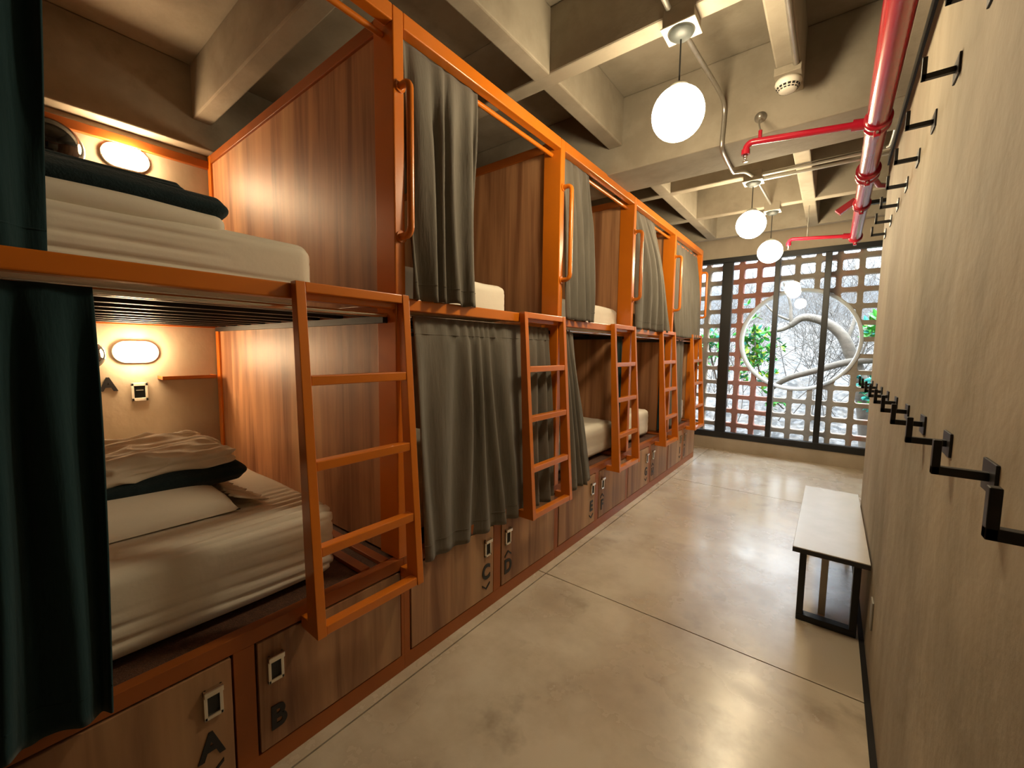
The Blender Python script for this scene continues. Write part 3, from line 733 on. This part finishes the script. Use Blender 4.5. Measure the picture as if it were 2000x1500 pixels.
# ------------------------------------------------------------------ red sprinkler main
sp = thing('sprinkler_pipe', (1.337, 2.4, 2.25), 'thick red sprinkler main along the right wall with two branches', 'pipe')
PXc, PZc, PR = 1.337, 2.25, .040
MB().tube([(PXc, Y0+.01, PZc), (PXc, 2.40, PZc)], PR, 32).build('main_pipe', 'red', sp)
MB().tube([(PXc, 2.46, PZc), (PXc, 3.02, PZc)], PR, 32).build('main_pipe', 'red', sp)
MB().tube([(PXc, 3.12, PZc), (PXc, 3.66, PZc)], PR*.98, 32).build('main_pipe', 'red', sp)
MB().tube([(PXc, 3.70, PZc), (PXc, 4.66, PZc)], PR*.96, 32).build('main_pipe', 'red', sp)
def coupling(y, w_=.06, r=PR*1.22):
    c = MB().lathe([(PR*.9, -w_/2), (r, -w_/2), (r, -w_/6), (r*.90, -w_/7), (r*.90, w_/7), (r, w_/6), (r, w_/2), (PR*.9, w_/2)], (PXc, y, PZc), 40, 'y').build('pipe_coupling', 'red', sp)
    for s in (-1, 1):
        MB().box(PXc-.012, PXc+.012, y-.020, y+.020, PZc+s*(r+.008)-.014, PZc+s*(r+.008)+.014).build('coupling_lug', 'red', c, bevel=.003)
        MB().tube([(PXc+.0, y-.032, PZc+s*(r+.008)), (PXc, y+.032, PZc+s*(r+.008))], .005, 8).build('bolt', 'galv', c)
coupling(2.43, .075); coupling(3.07, .11, PR*1.35); coupling(3.68, .05); coupling(4.66, .05)
# branch arms with drop heads
def branch(y, x1, z1, name='branch_pipe'):
    pts = [(PXc-.02, y, PZc), (x1+.03, y, z1)]
    e = [(x1+.03*(1-math.sin(q)), y, z1-.03*(1-math.cos(q))) for q in (0, pi/8, pi/4, 3*pi/8, pi/2)]
    b_ = MB().tube(pts+e[1:]+[(x1, y, z1-.045)], .0155, 16).build(name, 'red', sp)
    MB().tube([(PXc-.035, y, PZc), (PXc-.085, y, PZc+(z1-PZc)*.15)], .024, 20).build('branch_tee', 'red', b_)
    MB().tube([(x1, y, z1-.030), (x1, y, z1-.055)], .020, 16).build('elbow_collar', 'red', b_)
    h = MB().lathe([(0, 0), (.010, 0), (.010, -.012), (.006, -.014), (.004, -.030), (.013, -.031), (.013, -.033), (0, -.033)], (x1, y, z1-.055), 20).build('sprinkler_head', 'chrome', b_)
    return b_
branch(2.43, .835, 2.300); branch(4.60, .865, 2.285)
MB().tube([(.895, 2.43, 2.30), (.895, 2.43, 2.345)], .009, 12).build('hanger_socket', 'red', sp)
MB().tube([(.895, 2.43, 2.345), (.875, 2.50, 2.42), (.868, 2.598, 2.487)], .004, 8).build('hanger_rod', 'galv', sp)
MB().tube([(1.00, 4.60, 2.28), (1.00, 4.60, 2.86)], .004, 8).build('hanger_rod', 'galv', sp)
MB().lathe([(0, 0), (.028, 0), (.028, -.006), (.012, -.010), (.012, -.03), (0, -.03)], (.868, 2.598, 2.487), 20, 'y').build('beam_flange', 'galv', sp)
# wall brackets of the main
def wb(y, dx=.05):
    MB().box(PXc-.045, WR+.0, y-.012, y+.012, PZc-.066, PZc-.050).build('wall_bracket', 'red', sp, bevel=.002)
wb(1.0)
MB().tube([(PXc+.02, 3.10, PZc-.01), (PXc+.055, 3.18, PZc-.045), (PXc+.14, 3.30, PZc-.03)], .014, 10).build('brace_arm', 'red', sp)
MB().prism([(PXc-.14, PZc-.02), (PXc-.045, PZc+.045), (PXc-.02, PZc+.02), (PXc-.11, PZc-.05)], 'y', 3.66, 3.70).build('sway_brace', 'red', sp)
MB().box(PXc, PXc+.25, 3.665, 3.695, PZc-.012, PZc+.012).build('bracket_arm', 'black', sp)

# ------------------------------------------------------------------ coat hooks
def hook():
    t = thing('coat_hook', (WR, 0, 0), '', 'coat hook')
    x = WR
    MB().box(x-.004, x, -.030, .030, -.022, .022).build('hook_plate', 'black', t, bevel=.001)
    MB().box(x-.060, x-.003, -.006, .006, -.006, .006).build('hook_arm', 'black', t, bevel=.001)
    MB().box(x-.060, x-.051, -.006, .006, -.006, .044).build('hook_tip', 'black', t, bevel=.001)
    return t
def dup(root):
    r = root.copy(); COL.objects.link(r)
    for ch in [c for c in bpy.data.objects if c.parent == root]:
        c = ch.copy(); COL.objects.link(c); c.parent = r
    return r
proto = hook(); first = True
NTH = ['nearest', 'second', 'third', 'fourth', 'fifth', 'sixth', 'seventh', 'eighth', 'ninth', 'tenth']
for row, z, k0 in (('upper', 1.885, 1), ('lower', 1.082, 0)):
    for n_, k in enumerate(range(k0-1 if row == 'upper' else k0, 10)):
        y = .572+.267*k+(.534 if row == 'upper' else 0)
        if y > 3.0: continue
        h = proto if first else dup(proto); first = False
        h.location = (WR, y, z)
        h['label'] = 'black angled coat hook, %s from the camera in the %s row on the right wall' % (NTH[n_], row)
        h['group'] = '%s row of black coat hooks' % row

# ------------------------------------------------------------------ bench
bn = thing('bench', (1.29, 2.7, 0), 'low bench with pale top and black steel frame by the right wall', 'bench')
MB().box(1.155, 1.4205, 2.185, 3.26, .381, .386).build('bench_top', 'bench', bn, bevel=.0015)
MB().box(1.1545, 1.421, 2.1845, 3.2605, .362, .381).build('top_edging', 'bench_edge', bn)
for y in (2.283, 3.13):
    f_ = MB(); f_.box(1.180, 1.206, y, y+.045, .030, .361); f_.box(1.374, 1.400, y, y+.045, .030, .361); f_.box(1.180, 1.400, y, y+.045, 0, .030); f_.box(1.180, 1.400, y, y+.045, .340, .361)
    f_.build('leg_frame', 'black', bn, bevel=.002)
MB().box(1.262, 1.290, 2.40, 2.41, 0.001, .361).build('centre_post', 'white', bn, label='pale flat centre post')
MB().box(1.270, 1.290, 2.33, 3.13, .341, .361).build('stretcher', 'black', bn)
tag(MB().box(WR-.006, WR, 2.03, 2.09, .19, .30).build('wall_outlet', 'grey', bevel=.002), 'small grey outlet low on the right wall before the bench', 'socket')
